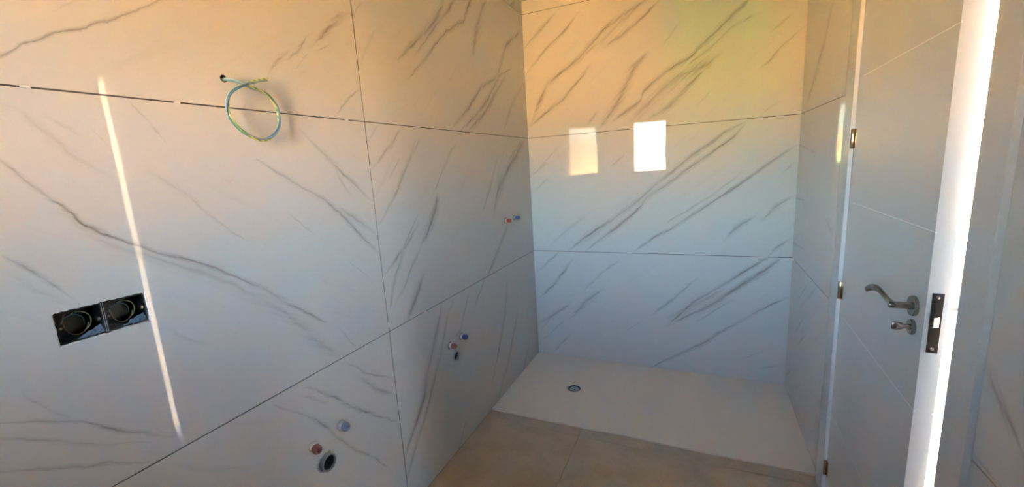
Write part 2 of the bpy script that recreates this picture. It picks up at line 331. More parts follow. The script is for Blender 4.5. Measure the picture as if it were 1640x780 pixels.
def marble(name, W, H, veins, dirn=1, seed=0.0, faint=0.20):
    """polished porcelain marble; each vein is a curve across the tile drawn with a curve node"""
    m, nt, b = new_mat(name)
    L = nt.links
    tc = N(nt, 'ShaderNodeTexCoord')
    # raggedness of the veins
    n1 = N(nt, 'ShaderNodeTexNoise'); n1.inputs['Scale'].default_value = 16; n1.inputs['Detail'].default_value = 4; n1.inputs['Roughness'].default_value = 0.6
    mp0 = N(nt, 'ShaderNodeMapping'); mp0.inputs['Location'].default_value = (seed, seed*0.7, seed*1.3)
    L.new(tc.outputs['Object'], mp0.inputs[0]); L.new(mp0.outputs[0], n1.inputs['Vector'])
    vs_ = N(nt, 'ShaderNodeVectorMath', operation='MULTIPLY_ADD')
    L.new(n1.outputs['Color'], vs_.inputs[0]); vs_.inputs[1].default_value = (0.022, 0.0, 0.022); vs_.inputs[2].default_value = (-0.011, 0, -0.011)
    ad = N(nt, 'ShaderNodeVectorMath', operation='ADD')
    L.new(tc.outputs['Object'], ad.inputs[0]); L.new(vs_.outputs[0], ad.inputs[1])
    sp = N(nt, 'ShaderNodeSeparateXYZ'); L.new(ad.outputs[0], sp.inputs[0])
    S = math_node(nt, 'DIVIDE', sp.outputs[0], W)
    T = math_node(nt, 'DIVIDE', sp.outputs[2], H)
    strand = None
    if veins:
        mp3 = N(nt, 'ShaderNodeMapping', vector_type='TEXTURE')
        mp3.inputs['Location'].default_value = (seed, 0, seed*1.9)
        mp3.inputs['Rotation'].default_value = (0, -R(dirn), 0)
        mp3.inputs['Scale'].default_value = (0.22, 1.0, 0.0105)
        L.new(ad.outputs[0], mp3.inputs[0])
        n3 = N(nt, 'ShaderNodeTexNoise'); n3.inputs['Scale'].default_value = 1.0; n3.inputs['Detail'].default_value = 2
        L.new(mp3.outputs[0], n3.inputs['Vector'])
        s3 = N(nt, 'ShaderNodeMapRange'); s3.inputs[1].default_value = 0.40; s3.inputs[2].default_value = 0.68; s3.inputs[3].default_value = 0.10; s3.inputs[4].default_value = 0.85
        L.new(n3.outputs[0], s3.inputs[0]); strand = s3.outputs[0]
    total = None
    for ln in pack_veins(veins):
        par, oth = (S, T) if ln['ax'] == 0 else (T, S)
        rc = N(nt, 'ShaderNodeRGBCurve')
        L.new(par, rc.inputs['Color'])
        cp, wp, ip = [], [], []
        for it, rows in ln['v']:
            lo, hi = rows[0][0], rows[-1][0]
            n = len(rows)
            for i, (p, q, hw) in enumerate(rows):
                cp.append((p, q*0.5 + 0.25)); 
                k = 0.45 if (i in (0, n-1)) else 1.0
                wp.append((p, max(hw*5*k, 0.004)))
            ed = min(0.03, (hi-lo)*0.25)
            ip += [(lo-0.012, 0.0), (lo+0.002, it*0.35), (lo+ed, it), (hi-ed, it), (hi-0.002, it*0.35), (hi+0.012, 0.0)]
        cp = [(0.0, cp[0][1])] + [c for c in cp if 0 < c[0] < 1] + [(1.0, cp[-1][1])]
        wp = [(0.0, wp[0][1])] + [c for c in wp if 0 < c[0] < 1] + [(1.0, wp[-1][1])]
        i0 = ip[0][1] if ip[0][0] > 0 else max([q for p, q in ip if p <= 0.004] or [0])
        i1 = max([q for p, q in ip if p >= 0.996] or [0])
        ip = [(0.0, i0)] + [c for c in ip if 0 < c[0] < 1] + [(1.0, i1)]
        set_curve(rc.mapping.curves[0], cp)
        set_curve(rc.mapping.curves[1], wp)
        set_curve(rc.mapping.curves[2], ip)
        rc.mapping.update()
        sx = N(nt, 'ShaderNodeSeparateColor'); L.new(rc.outputs[0], sx.inputs[0])
        c = math_node(nt, 'MULTIPLY_ADD', sx.outputs[0], 2.0); c.node.inputs[2].default_value = -0.5
        d = math_node(nt, 'ABSOLUTE', math_node(nt, 'SUBTRACT', oth, c))
        w = math_node(nt, 'MULTIPLY', sx.outputs[1], 0.2)
        # thin dark core, feathery skirt made of fine strands
        r = math_node(nt, 'DIVIDE', d, math_node(nt, 'MULTIPLY', w, 2.6))
        k0 = math_node(nt, 'SUBTRACT', 1.0, r, clamp=True)
        k = math_node(nt, 'MULTIPLY_ADD', math_node(nt, 'POWER', k0, 4.0), 0.62)
        L.new(math_node(nt, 'MULTIPLY', k0, strand), k.node.inputs[2])
        k = math_node(nt, 'MULTIPLY', k, sx.outputs[2])
        total = k if total is None else math_node(nt, 'MAXIMUM', total, k)
    # fine streaks that run with the veins
    mp = N(nt, 'ShaderNodeMapping', vector_type='TEXTURE')
    mp.inputs['Location'].default_value = (seed*2.1, 0, seed)
    mp.inputs['Rotation'].default_value = (0, -R(dirn), 0)
    mp.inputs['Scale'].default_value = (0.42, 1.0, 0.040)
    L.new(ad.outputs[0], mp.inputs[0])
    n2 = N(nt, 'ShaderNodeTexNoise'); n2.inputs['Scale'].default_value = 1.0; n2.inputs['Detail'].default_value = 3
    L.new(mp.outputs[0], n2.inputs['Vector'])
    st = N(nt, 'ShaderNodeMapRange'); st.inputs[1].default_value = 0.60; st.inputs[2].default_value = 0.80
    L.new(n2.outputs[0], st.inputs[0])
    streak = math_node(nt, 'MULTIPLY', st.outputs[0], faint)
    if total is not None:
        br = N(nt, 'ShaderNodeMapRange'); br.inputs[1].default_value = 0.34; br.inputs[2].default_value = 0.58; br.inputs[3].default_value = 0.50; br.inputs[4].default_value = 1.12
        L.new(n2.outputs[0], br.inputs[0])
        total = math_node(nt, 'MULTIPLY', total, br.outputs[0])
        total = math_node(nt, 'MAXIMUM', total, streak, clamp=True)
    else:
        total = streak
    mx = N(nt, 'ShaderNodeMix', data_type='RGBA')
    mx.inputs[6].default_value = (*BASE, 1); mx.inputs[7].default_value = (*VEINC, 1)
    L.new(total, mx.inputs[0])
    L.new(mx.outputs[2], b.inputs['Base Color'])
    b.inputs['Roughness'].default_value = 0.012
    b.inputs['Specular IOR Level'].default_value = 0.27
    return m

M = {}
M['grout'] = plain('dark_tile_adhesive', (0.075, 0.06, 0.05), 0.9, bump=0.6, scale=90)
M['plaster'] = plain('white_plaster', (0.52, 0.50, 0.475), 0.85, bump=0.15, scale=60, var=0.03)
M['door'] = plain('white_door_lacquer', (0.45, 0.45, 0.447), 0.32, scale=6, var=0.01)
M['trim'] = plain('white_trim_lacquer', (0.45, 0.45, 0.447), 0.32, scale=6, var=0.01)
M['groove_lit'] = plain('pale_groove_lit', (0.68, 0.68, 0.66), 0.35, scale=6, var=0.01)  # lighter than the door: light along the grooves put into the colour
M['steel'] = plain('brushed_nickel', (0.30, 0.28, 0.26), 0.17, metal=1.0, scale=120, var=0.08)
M['brass'] = plain('bronzed_hinge_metal', (0.55, 0.43, 0.30), 0.25, metal=1.0, scale=80, var=0.08)
M['chrome'] = plain('drain_chrome', (0.62, 0.62, 0.63), 0.16, metal=1.0, scale=80, var=0.05)
M['black_plastic'] = plain('black_box_plastic', (0.005, 0.005, 0.006), 0.25, scale=50, var=0.3)
M['cut_tile'] = plain('chipped_tile_edge', (0.58, 0.58, 0.58), 0.7, bump=1.0, scale=220, var=0.25)
M['spacer'] = plain('white_spacer_plastic', (0.60, 0.60, 0.58), 0.5)
M['blue_wire'] = plain('blue_wire_sheath', (0.05, 0.15, 0.25), 0.35, scale=60)
M['pale_wire'] = plain('grey_wire_sheath', (0.17, 0.23, 0.26), 0.35, scale=60)
M['brown_wire'] = plain('brown_wire_sheath', (0.14, 0.07, 0.05), 0.35, scale=60)
M['copper'] = plain('bare_copper_end', (0.6, 0.5, 0.35), 0.35, metal=0.4)
M['red'] = plain('red_plug_plastic', (0.22, 0.015, 0.013), 0.35, scale=70, var=0.2)
M['blue'] = plain('blue_plug_plastic', (0.012, 0.028, 0.12), 0.35, scale=70, var=0.2)
M['old_red'] = plain('plaster_smeared_red_plug', (0.24, 0.085, 0.075), 0.6, scale=110, var=0.6)
M['old_blue'] = plain('plaster_smeared_blue_plug', (0.20, 0.245, 0.33), 0.6, scale=110, var=0.5)
M['ceramic_white'] = plain('plaster_smear', (0.40, 0.385, 0.36), 0.85, bump=0.8, scale=160, var=0.2)
M['fitting'] = plain('zinc_pipe_fitting', (0.55, 0.53, 0.50), 0.35, metal=0.85, scale=90, var=0.2)
M['pvc'] = plain('grey_waste_pipe', (0.22, 0.22, 0.215), 0.5, scale=120, var=0.25)
M['dark'] = plain('pipe_inside', (0.02, 0.02, 0.02), 0.8)
M['render'] = plain('grey_shade_fin_render', (0.24, 0.26, 0.29), 0.9, bump=0.3, scale=40)  # for the added light-blocking fins outside the window
M['film'] = plain('crumpled_film', (0.10, 0.13, 0.18), 0.12, scale=200, var=0.7)
M['tray'] = plain('stone_resin_tray', (0.66, 0.575, 0.50), 0.62, bump=0.25, scale=160, var=0.025)

def stripes(name):
    m, nt, b = new_mat(name)
    tc = N(nt, 'ShaderNodeTexCoord'); wv = N(nt, 'ShaderNodeTexWave'); wv.inputs['Scale'].default_value = 30
    wv.bands_direction = 'DIAGONAL'
    nt.links.new(tc.outputs['Object'], wv.inputs['Vector'])
    cr = N(nt, 'ShaderNodeValToRGB'); cr.color_ramp.elements[0].position = 0.38; cr.color_ramp.elements[0].color = (0.10, 0.22, 0.06, 1)
    cr.color_ramp.elements[1].position = 0.5; cr.color_ramp.elements[1].color = (0.42, 0.41, 0.13, 1)
    nt.links.new(wv.outputs[0], cr.inputs[0]); nt.links.new(cr.outputs[0], b.inputs['Base Color'])
    b.inputs['Roughness'].default_value = 0.35
    return m
M['earth_wire'] = stripes('yellow_green_wire_sheath')

def floor_mat():
    m, nt, b = new_mat('beige_stoneware')
    tc = N(nt, 'ShaderNodeTexCoord')
    n1 = N(nt, 'ShaderNodeTexNoise'); n1.inputs['Scale'].default_value = 5; n1.inputs['Detail'].default_value = 8; n1.inputs['Roughness'].default_value = 0.65
    n2 = N(nt, 'ShaderNodeTexNoise'); n2.inputs['Scale'].default_value = 70; n2.inputs['Detail'].default_value = 3
    nt.links.new(tc.outputs['Object'], n1.inputs['Vector']); nt.links.new(tc.outputs['Object'], n2.inputs['Vector'])
    cr = N(nt, 'ShaderNodeValToRGB')
    cr.color_ramp.elements[0].position = 0.3; cr.color_ramp.elements[0].color = (0.38, 0.285, 0.205, 1)
    cr.color_ramp.elements[1].position = 0.72; cr.color_ramp.elements[1].color = (0.49, 0.38, 0.28, 1)
    nt.links.new(n1.outputs[0], cr.inputs[0])
    mx = N(nt, 'ShaderNodeMix', data_type='RGBA'); mx.inputs[0].default_value = 0.12
    nt.links.new(cr.outputs[0], mx.inputs[6]); nt.links.new(n2.outputs[1], mx.inputs[7]); mx.blend_type = 'OVERLAY'
    nt.links.new(mx.outputs[2], b.inputs['Base Color'])
    b.inputs['Roughness'].default_value = 0.5
    return m
M['floor'] = floor_mat()

# ------------------------------------------------------------------ the room shell
W, Y0, Y1, HC = 1.795, -0.43, 3.15, 2.78      # width, rear wall, shower wall, ceiling
ZJ = [0.0, 0.893, 1.792, 2.69, 2.78]
YJ = 1.368
J = 0.0019                                     # half a joint
JV = 0.0029
TT = 0.0035                                    # tile thickness
FZ = -0.006                                    # floor level (tray top is 0)

WALLS = {
    'left':  dict(loc=(0, Y0, 0), rz=R(90),  u1=Y1-Y0, veindir=1),     # u = y - Y0
    'back':  dict(loc=(0, Y1, 0), rz=0.0,    u1=W, veindir=-1),         # u = x
    'right': dict(loc=(W, Y1, 0), rz=R(-90), u1=Y1-Y0, veindir=1),      # u = Y1 - y
    'rear':  dict(loc=(W, Y0, 0), rz=R(180), u1=W, veindir=1),          # u = W - x
}
# openings: junction boxes and pipes in the left wall, door in the right wall, window in the rear wall
BOXES = [(0.3705, 0.4520, 1.2530, 1.328), (0.4530, 0.5345, 1.2530, 1.328)]
CABLE_HOLE = (0.824, 1.872, 0.011)
WASTE = [(0.957, 0.548, 0.032), (1.868, 0.552, 0.026)]
DOOR_Y0, DOOR_Y1, DOOR_TOP = 1.20, 2.13, 2.23
WIN = (0.264, 0.769, 1.38, 2.15)

L_RECT = [(0.3705-Y0, 0.5345-Y0, 1.2530, 1.328)]
L_ROUND = [(CABLE_HOLE[0]-Y0, CABLE_HOLE[1], CABLE_HOLE[2])] + [(a-Y0, b, r) for a, b, r in WASTE]
HOLES = {'left': (L_RECT, L_ROUND),
         'back': ([], []),
         'right': ([(Y1-DOOR_Y1, Y1-DOOR_Y0, -1, DOOR_TOP)], []),
         'rear': ([(W-WIN[1], W-WIN[0], WIN[2], WIN[3])], [])}
THICK = {'left': 0.19, 'back': 0.19, 'right': 0.145, 'rear': 0.19}
COLS = {'left': [0, YJ-Y0, Y1-Y0], 'back': [0, W], 'right': [0, Y1-YJ, Y1-Y0], 'rear': [0, W]}
KEYS = {('left', 0): 'L_B', ('left', 1): 'L_A', ('back', 0): 'K', ('right', 0): 'R_A', ('right', 1): 'R_B'}
WALL_LABEL = {
    'left': 'long white marble tiled wall with pipe stubs, cable and switch boxes',
    'back': 'white marble tiled wall at the far end behind the shower tray',
    'right': 'white marble tiled wall around the open white door',
    'rear': 'marble tiled wall with a small window, seen only mirrored in the tiles'}

def clip_holes(rects, rounds, u0, u1, v0, v1):
    rc = [(a, b, c, d) for a, b, c, d in rects if b > u0 and a < u1 and d > v0 and c < v1]
    rn = [(a, b, r) for a, b, r in rounds if u0 < a < u1 and v0 < b < v1]
    return rc, rn

DIRS = {'L_B3': 32, 'L_B2': -33, 'L_B1': -30, 'L_A1': 60, 'L_A2': 50, 'L_A3': 42, 'K1': 36, 'K2': 37, 'K3': 40, 'R_A2': -25, 'R_A3': 40, 'R_B2': -50}
seed = 0.0
for side, w in WALLS.items():
    rects, rounds = HOLES[side]
    bm = slab(-0.19 if side in ('back', 'rear') else 0, w['u1']+(0.19 if side in ('back', 'rear') else 0), -0.03, HC, THICK[side], rects, rounds)
    bmesh.ops.translate(bm, vec=(0, TT, 0), verts=bm.verts)
    wall = mobj('wall_'+side, bm, M['grout'])
    wall.location = w['loc']; wall.rotation_euler = (0, 0, w['rz'])
    tag(wall, WALL_LABEL[side], 'wall', kind='structure')
    if side == 'left':
        mobj('masonry_backing', box(0, w['u1'], TT+THICK[side], TT+THICK[side]+0.1, -0.03, HC), M['grout'], wall)
    cols = COLS[side]
    for c in range(len(cols)-1):
        for r in range(4):
            u0, u1, v0, v1 = cols[c], cols[c+1], ZJ[r], ZJ[r+1]
            a, b = u0 + (JV if c else 0), u1 - (JV if c < len(cols)-2 else 0)
            lo, hi = (v0 + J) if r else FZ, (v1 - J) if r < 3 else HC
            rc, rn = clip_holes(rects, rounds, a, b, lo, hi)
            bm = slab(a, b, lo, hi, TT, rc, rn)
            bmesh.ops.translate(bm, vec=(-u0, 0, -v0), verts=bm.verts)
            if not rc and not rn:
                pass
            key = KEYS.get((side, c))
            key = key + str(r+1) if key else None
            seed += 3.7
            mat = marble('marble_%s_%d_%d' % (side, c, r), u1-u0, v1-v0, VEINS.get(key, []), DIRS.get(key, 37*w['veindir']), seed,
                         0.10 if VEINS.get(key) else 0.42)
            t = mobj('wall_tile', bm, mat, wall)
            t.location = (u0, 0, v0)

# plastic spacer stubs left in the joints of the left wall
for (y, z, vert) in ((0.417, 1.792, 0), (0.690, 1.792, 0), (1.271, 1.792, 0), (1.368, 0.925, 1), (1.636, 0.893, 0)):
    a, b = (0.0022, 0.011) if vert else (0.007, 0.0022)
    bm = box(-a, a, -0.0022, 0.008, -b, b, 0.0005)
    s = mobj('tile_spacer', bm, M['spacer'], bpy.data.objects['wall_left'])
    s.location = (y-Y0, 0, z)

# ceiling
bm = box(-0.2, W+0.2, Y0-0.33, Y1+0.2, HC, HC+0.15)
tag(mobj('ceiling', bm, M['plaster']), 'white plaster ceiling above the bathroom, out of the picture', 'ceiling', kind='structure')

# floor: screed with large beige tiles
TRAY_Y = 2.243
bm = box(-0.19, W+0.16, Y0-0.3, Y1+0.19, -0.16, FZ-0.009)
floor = tag(mobj('floor', bm, M['grout']), 'beige stoneware tiled floor in front of the shower tray', 'floor', kind='structure')
fx = [0.0, 0.618, W]
fy = [Y0, 0.963, 2.163, TRAY_Y-0.002]
for i in range(2):
    for j in range(3):
        x0, x1 = fx[i]+(0.001 if i else 0.001), fx[i+1]-0.001
        y0, y1 = fy[j]+0.001, fy[j+1]-0.001
        bm = box(0, x1-x0, 0, y1-y0, FZ-0.009, FZ, 0.0006)
        t = mobj('floor_tile', bm, M['floor'], floor)
        t.location = (x0, y0, 0)
bm = box(W-0.001, W+0.155, 1.318, 2.11, FZ-0.009, FZ)
t = mobj('threshold_tile', bm, M['floor'], floor)

# ------------------------------------------------------------------ shower tray with its drain
DX, DY = 0.447, 2.672
def tray_mesh():
    bm = slab(0.0005, W-0.0005, 0, Y1-TRAY_Y-0.0005, 0.014, [], [(DX, DY-TRAY_Y, 0.0615)])
    # slab stands upright (x, z): lay it down so that the front becomes the top
    bmesh.ops.rotate(bm, cent=(0, 0, 0), matrix=Matrix.Rotation(R(-90), 3, 'X'), verts=bm.verts)
    for v in bm.verts: v.co.y = -v.co.y if v.co.y < 0 else v.co.y
    return bm
tray = empty('shower_tray', (0, TRAY_Y, 0))
tag(tray, 'wide pale stone resin shower tray with round drain', 'shower tray')
bm = tray_mesh()
zs = [v.co.z for v in bm.verts]
bmesh.ops.translate(bm, vec=(0, 0, -max(zs)), verts=bm.verts)
mobj('tray_slab', bm, M['tray'], tray)
bm = bmesh.new()
add_lathe(bm, [(0.0612, -0.0005), (0.0600, 0.0002), (0.0575, -0.0006), (0.049, -0.0035), (0.0445, -0.0045), (0.0440, -0.0055)], 48)
o = mobj('drain_ring', bm, M['tray'], tray, smooth=True); o.location = (DX, DY-TRAY_Y, 0)
bm = bmesh.new()
add_lathe(bm, [(0.0445, -0.0046), (0.0435, -0.0055), (0.0430, -0.0135), (0.0, -0.0138)], 48)
o = mobj('drain_cup', bm, M['dark'], tray, smooth=True); o.location = (DX, DY-TRAY_Y, 0)
bm = bmesh.new()
add_lathe(bm, [(0.0, -0.0055), (0.020, -0.0055), (0.030, -0.0062), (0.0335, -0.0082), (0.0335, -0.0115), (0.0, -0.0115)], 48)
o = mobj('drain_cover', bm, M['chrome'], tray, smooth=True); o.location = (DX, DY-TRAY_Y, 0)
bm = bmesh.new()
add_lathe(bm, [(0.0, -0.0048), (0.006, -0.005), (0.0075, -0.0065)], 20)
o2 = mobj('cover_screw', bm, M['dark'], o, smooth=True); o2.location = (0.006, -0.018, 0)

# ------------------------------------------------------------------ door, frame and casings
CX0 = W - 0.0145
def casing(y0, y1, z0, z1):
    return box(CX0, W, y0, y1, z0, z1, 0.0015, 2)
trim = tag(mobj('trim_1', casing(2.108, 2.206, FZ, 2.215), M['trim']), 'white door casing on the hinge side beside the shower', 'door casing', kind='structure')
trim = tag(mobj('trim_2', casing(1.133, 1.228, FZ, 2.215), M['trim']), 'white door casing on the latch side at the right edge', 'door casing', kind='structure')
trim = tag(mobj('trim_3', casing(1.133, 2.206, 2.2152, 2.31), M['trim']), 'white door casing over the door head, above the picture', 'door casing', kind='structure')
fr = empty('trim_4', (W, 1.2, FZ))
tag(fr, 'white door lining inside the wall opening, latch side shaped to block light', 'door frame', kind='structure')
def at0(bm, o):
    bmesh.ops.translate(bm, vec=[-c for c in o], verts=bm.verts); return bm
o0 = (W, 1.2, FZ)
mobj('jamb', at0(box(1.822, 1.826, 1.2, 1.317, FZ, 2.2), o0), M['trim'], fr)  # hidden plate, placed and thinned to shape light through the slit
mobj('jamb', at0(box(1.90, 1.952, 1.2, 1.310, FZ, 2.2), o0), M['trim'], fr)  # unseen block added to keep outside light off the door edge
mobj('jamb', at0(box(1.801, 1.952, 2.112, 2.13, FZ, 2.2), o0), M['trim'], fr)
mobj('head_lining', at0(box(1.801, 1.952, 1.2, 2.13, 2.2, 2.23), o0), M['trim'], fr)

TH = R(2.0)
LW, LT, LH = 0.767, 0.041, 2.188
door = empty('door_1', (1.797, 2.106, FZ+0.006), R(-90)-TH)
tag(door, 'white door left slightly ajar, four horizontal grooves, lever handle', 'door', kind='structure')
mobj('leaf_core', box(0, LW, 0.003, LT-0.003, 0, LH), M['door'], door)
gz = [0.0, 0.415, 0.880, 1.358, 1.836, LH]
for i in range(5):
    z0 = gz[i] + (0.0017 if i else 0); z1 = gz[i+1] - (0.0017 if i < 4 else 0)
    bm = box(0, LW, 0.0, 0.0031, z0, z1)
    es = [e for e in bm.edges if all(v.co.y < 1e-6 for v in e.verts) and abs(e.verts[0].co.z-e.verts[1].co.z) < 1e-6]
    bmesh.ops.bevel(bm, geom=es, offset=0.0006, segments=1, affect='EDGES')
    mobj('door_panel', bm, M['door'], door)
    mobj('door_panel', box(0, LW, LT-0.0031, LT, z0, z1), M['door'], door)
for z in gz[1:5]:  # pale strips stand in for light caught along the grooves
    mobj('groove_lit_strip', box(0.05, LW, 0.0006, 0.0035, z-0.0016, z+0.0016), M['groove_lit'], door)
# three hinges
for z in (1.607, 0.985, 0.143):
    hg = mobj('hinge', add_lathe(bmesh.new(), [(0.0, -0.037), (0.0065, -0.037), (0.0072, -0.036), (0.0072, -0.001), (0.0062, -0.0006), (0.0062, 0.0006), (0.0072, 0.001), (0.0072, 0.036), (0.0065, 0.037), (0.0, 0.037)], 20), M['brass'], door, smooth=True)
    hg.location = (-0.001, -0.0075, z)
    mobj('hinge_plate', box(0.004, 0.020, 0.0045, 0.0076, -0.036, 0.036, 0.0006), M['brass'], hg)
# lever handles, inside (sg=-1) and in the hall (sg=+1)
def lever(sg, y0):
    lv = empty('lever_handle', (0.706, y0, 1.150), 0, door)
    bm = add_lathe(bmesh.new(), [(0.0, 0.0), (0.0265, 0.0), (0.0275, sg*0.0012), (0.0275, sg*0.008), (0.026, sg*0.0095), (0.0, sg*0.0095)], 40, 'y')
    mobj('rosette', bm, M['steel'], lv, smooth=True)
    bm = add_lathe(bmesh.new(), [(0.0105, sg*0.009), (0.0095, sg*0.012), (0.0092, sg*0.040), (0.0092, sg*0.053), (0.0078, sg*0.0555), (0.0, sg*0.0558)], 28, 'y')
    mobj('neck', bm, M['steel'], lv, smooth=True)
    path = smooth_path([(0.004, sg*0.045, 0.0), (-0.03, sg*0.046, 0.001), (-0.062, sg*0.048, 0.006), (-0.095, sg*0.051, 0.013), (-0.125, sg*0.056, 0.012), (-0.148, sg*0.062, 0.002), (-0.156, sg*0.064, -0.006)], 6)
    n = len(path)
    rad = [0.0092 - 0.0022*math.sin(math.pi*min(1, i/(n*0.55))) if i < n*0.55 else 0.0092 - 0.004*((i-n*0.55)/(n*0.45))**3 for i in range(n)]
    sq = [(1.0 - 0.35*i/n, 1.0 + 0.12*i/n) for i in range(n)]
    mobj('grip', add_tube(bmesh.new(), path, rad, 16, sq), M['steel'], lv, smooth=True)
    return lv
lever(-1, 0.0)
lever(1, LT)
tn = empty('thumb_turn', (0.708, 0, 1.092), 0, door)
mobj('rosette', add_lathe(bmesh.new(), [(0.0, 0.0), (0.0205, 0.0), (0.021, -0.001), (0.021, -0.007), (0.0195, -0.0085), (0.0, -0.0085)], 36, 'y'), M['steel'], tn, smooth=True)
bm = add_lathe(bmesh.new(), [(0.0075, -0.008), (0.0065, -0.014), (0.006, -0.022), (0.0, -0.022)], 24, 'y')
mobj('spindle', bm, M['steel'], tn, smooth=True)
bm = bmesh.new()
add_tube(bm, [(0, -0.018, 0), (0, -0.024, 0), (0, -0.034, 0), (0, -0.043, 0), (0, -0.045, 0)], [0.006, 0.0095, 0.0115, 0.011, 0.008], 18, [(0.9, 0.9), (0.55, 1), (0.42, 1), (0.4, 1), (0.4, 1)])
mobj('turn_knob', bm, M['steel'], tn, smooth=True)
lk = mobj('lock_plate', box(0.0, 0.0012, -0.0115, 0.0115, -0.079, 0.079, 0.0004), M['steel'], door)
lk.location = (LW-0.0002, LT/2, 1.126)
bm = bmesh.new()
prof = [(0, -0.007), (0.006, -0.007), (0.008, -0.005), (0.001, 0.007), (0, 0.007)]
lo = [bm.verts.new((a, b, -0.0125)) for a, b in prof]; hi = [bm.verts.new((a, b, 0.0125)) for a, b in prof]
bm.faces.new(lo); bm.faces.new(hi)
for i in range(5): bm.faces.new((lo[i], lo[(i+1) % 5], hi[(i+1) % 5], hi[i]))
o = mobj('latch_bolt', bm, M['steel'], lk); o.location = (0.001, 0, 0.004)
for z in (0.068, -0.068):
    o = mobj('screw', add_lathe(bmesh.new(), [(0.0, 0.0022), (0.002, 0.0020), (0.0037, 0.0012), (0.0037, 0.0)], 16, 'x'), M['chrome'], lk, smooth=True)
    o.location = (0.0006, 0, z)

# ------------------------------------------------------------------ the window in the rear wall
win = empty('window_1', ((WIN[0]+WIN[1])/2, Y0-0.13, WIN[2]))
tag(win, 'small white framed window behind the camera, mirrored in the shower wall', 'window', kind='structure')
ww, wh = WIN[1]-WIN[0], WIN[3]-WIN[2]
f = 0.022
for nm, a in (('frame_bar', (-ww/2, -ww/2+f, 0, wh)), ('frame_bar', (ww/2-f, ww/2, 0, wh)), ('frame_bar', (-ww/2+f, ww/2-f, 0, f)), ('frame_bar', (-ww/2+f, ww/2-f, wh-f, wh))):
    mobj(nm, box(a[0], a[1], -0.025, 0.025, a[2], a[3], 0.002), M['trim'], win)
gm, nt, b = new_mat('window_glass')
nt.nodes.remove(b)
tr = N(nt, 'ShaderNodeBsdfTransparent'); tr.inputs[0].default_value = (0.96, 0.98, 0.97, 1)
gl = N(nt, 'ShaderNodeBsdfGlossy'); gl.inputs['Roughness'].default_value = 0.02
mixs = N(nt, 'ShaderNodeMixShader'); mixs.inputs[0].default_value = 0.05
nt.links.new(tr.outputs[0], mixs.inputs[1]); nt.links.new(gl.outputs[0], mixs.inputs[2])
nt.links.new(mixs.outputs[0], nt.nodes['Material Output'].inputs[0])
mobj('pane', box(-ww/2+f, ww/2-f, -0.003, 0.003, f, wh-f), gm, win)
# plastered reveal of the window opening
rv = empty('trim_5', ((WIN[0]+WIN[1])/2, Y0-0.20, WIN[2]))
tag(rv, 'white plaster reveal lining the small window opening', 'window reveal', kind='structure')
for nm, a in (('reveal_side', (-ww/2-0.004, -ww/2+0.004, 0, wh)), ('reveal_side', (ww/2-0.004, ww/2+0.004, 0, wh)), ('reveal_sill', (-ww/2, ww/2, -0.004, 0.004)), ('reveal_head', (-ww/2, ww/2, wh-0.004, wh+0.004))):
    mobj(nm, box(a[0], a[1], 0.0, 0.198, a[2], a[3]), M['plaster'], rv)

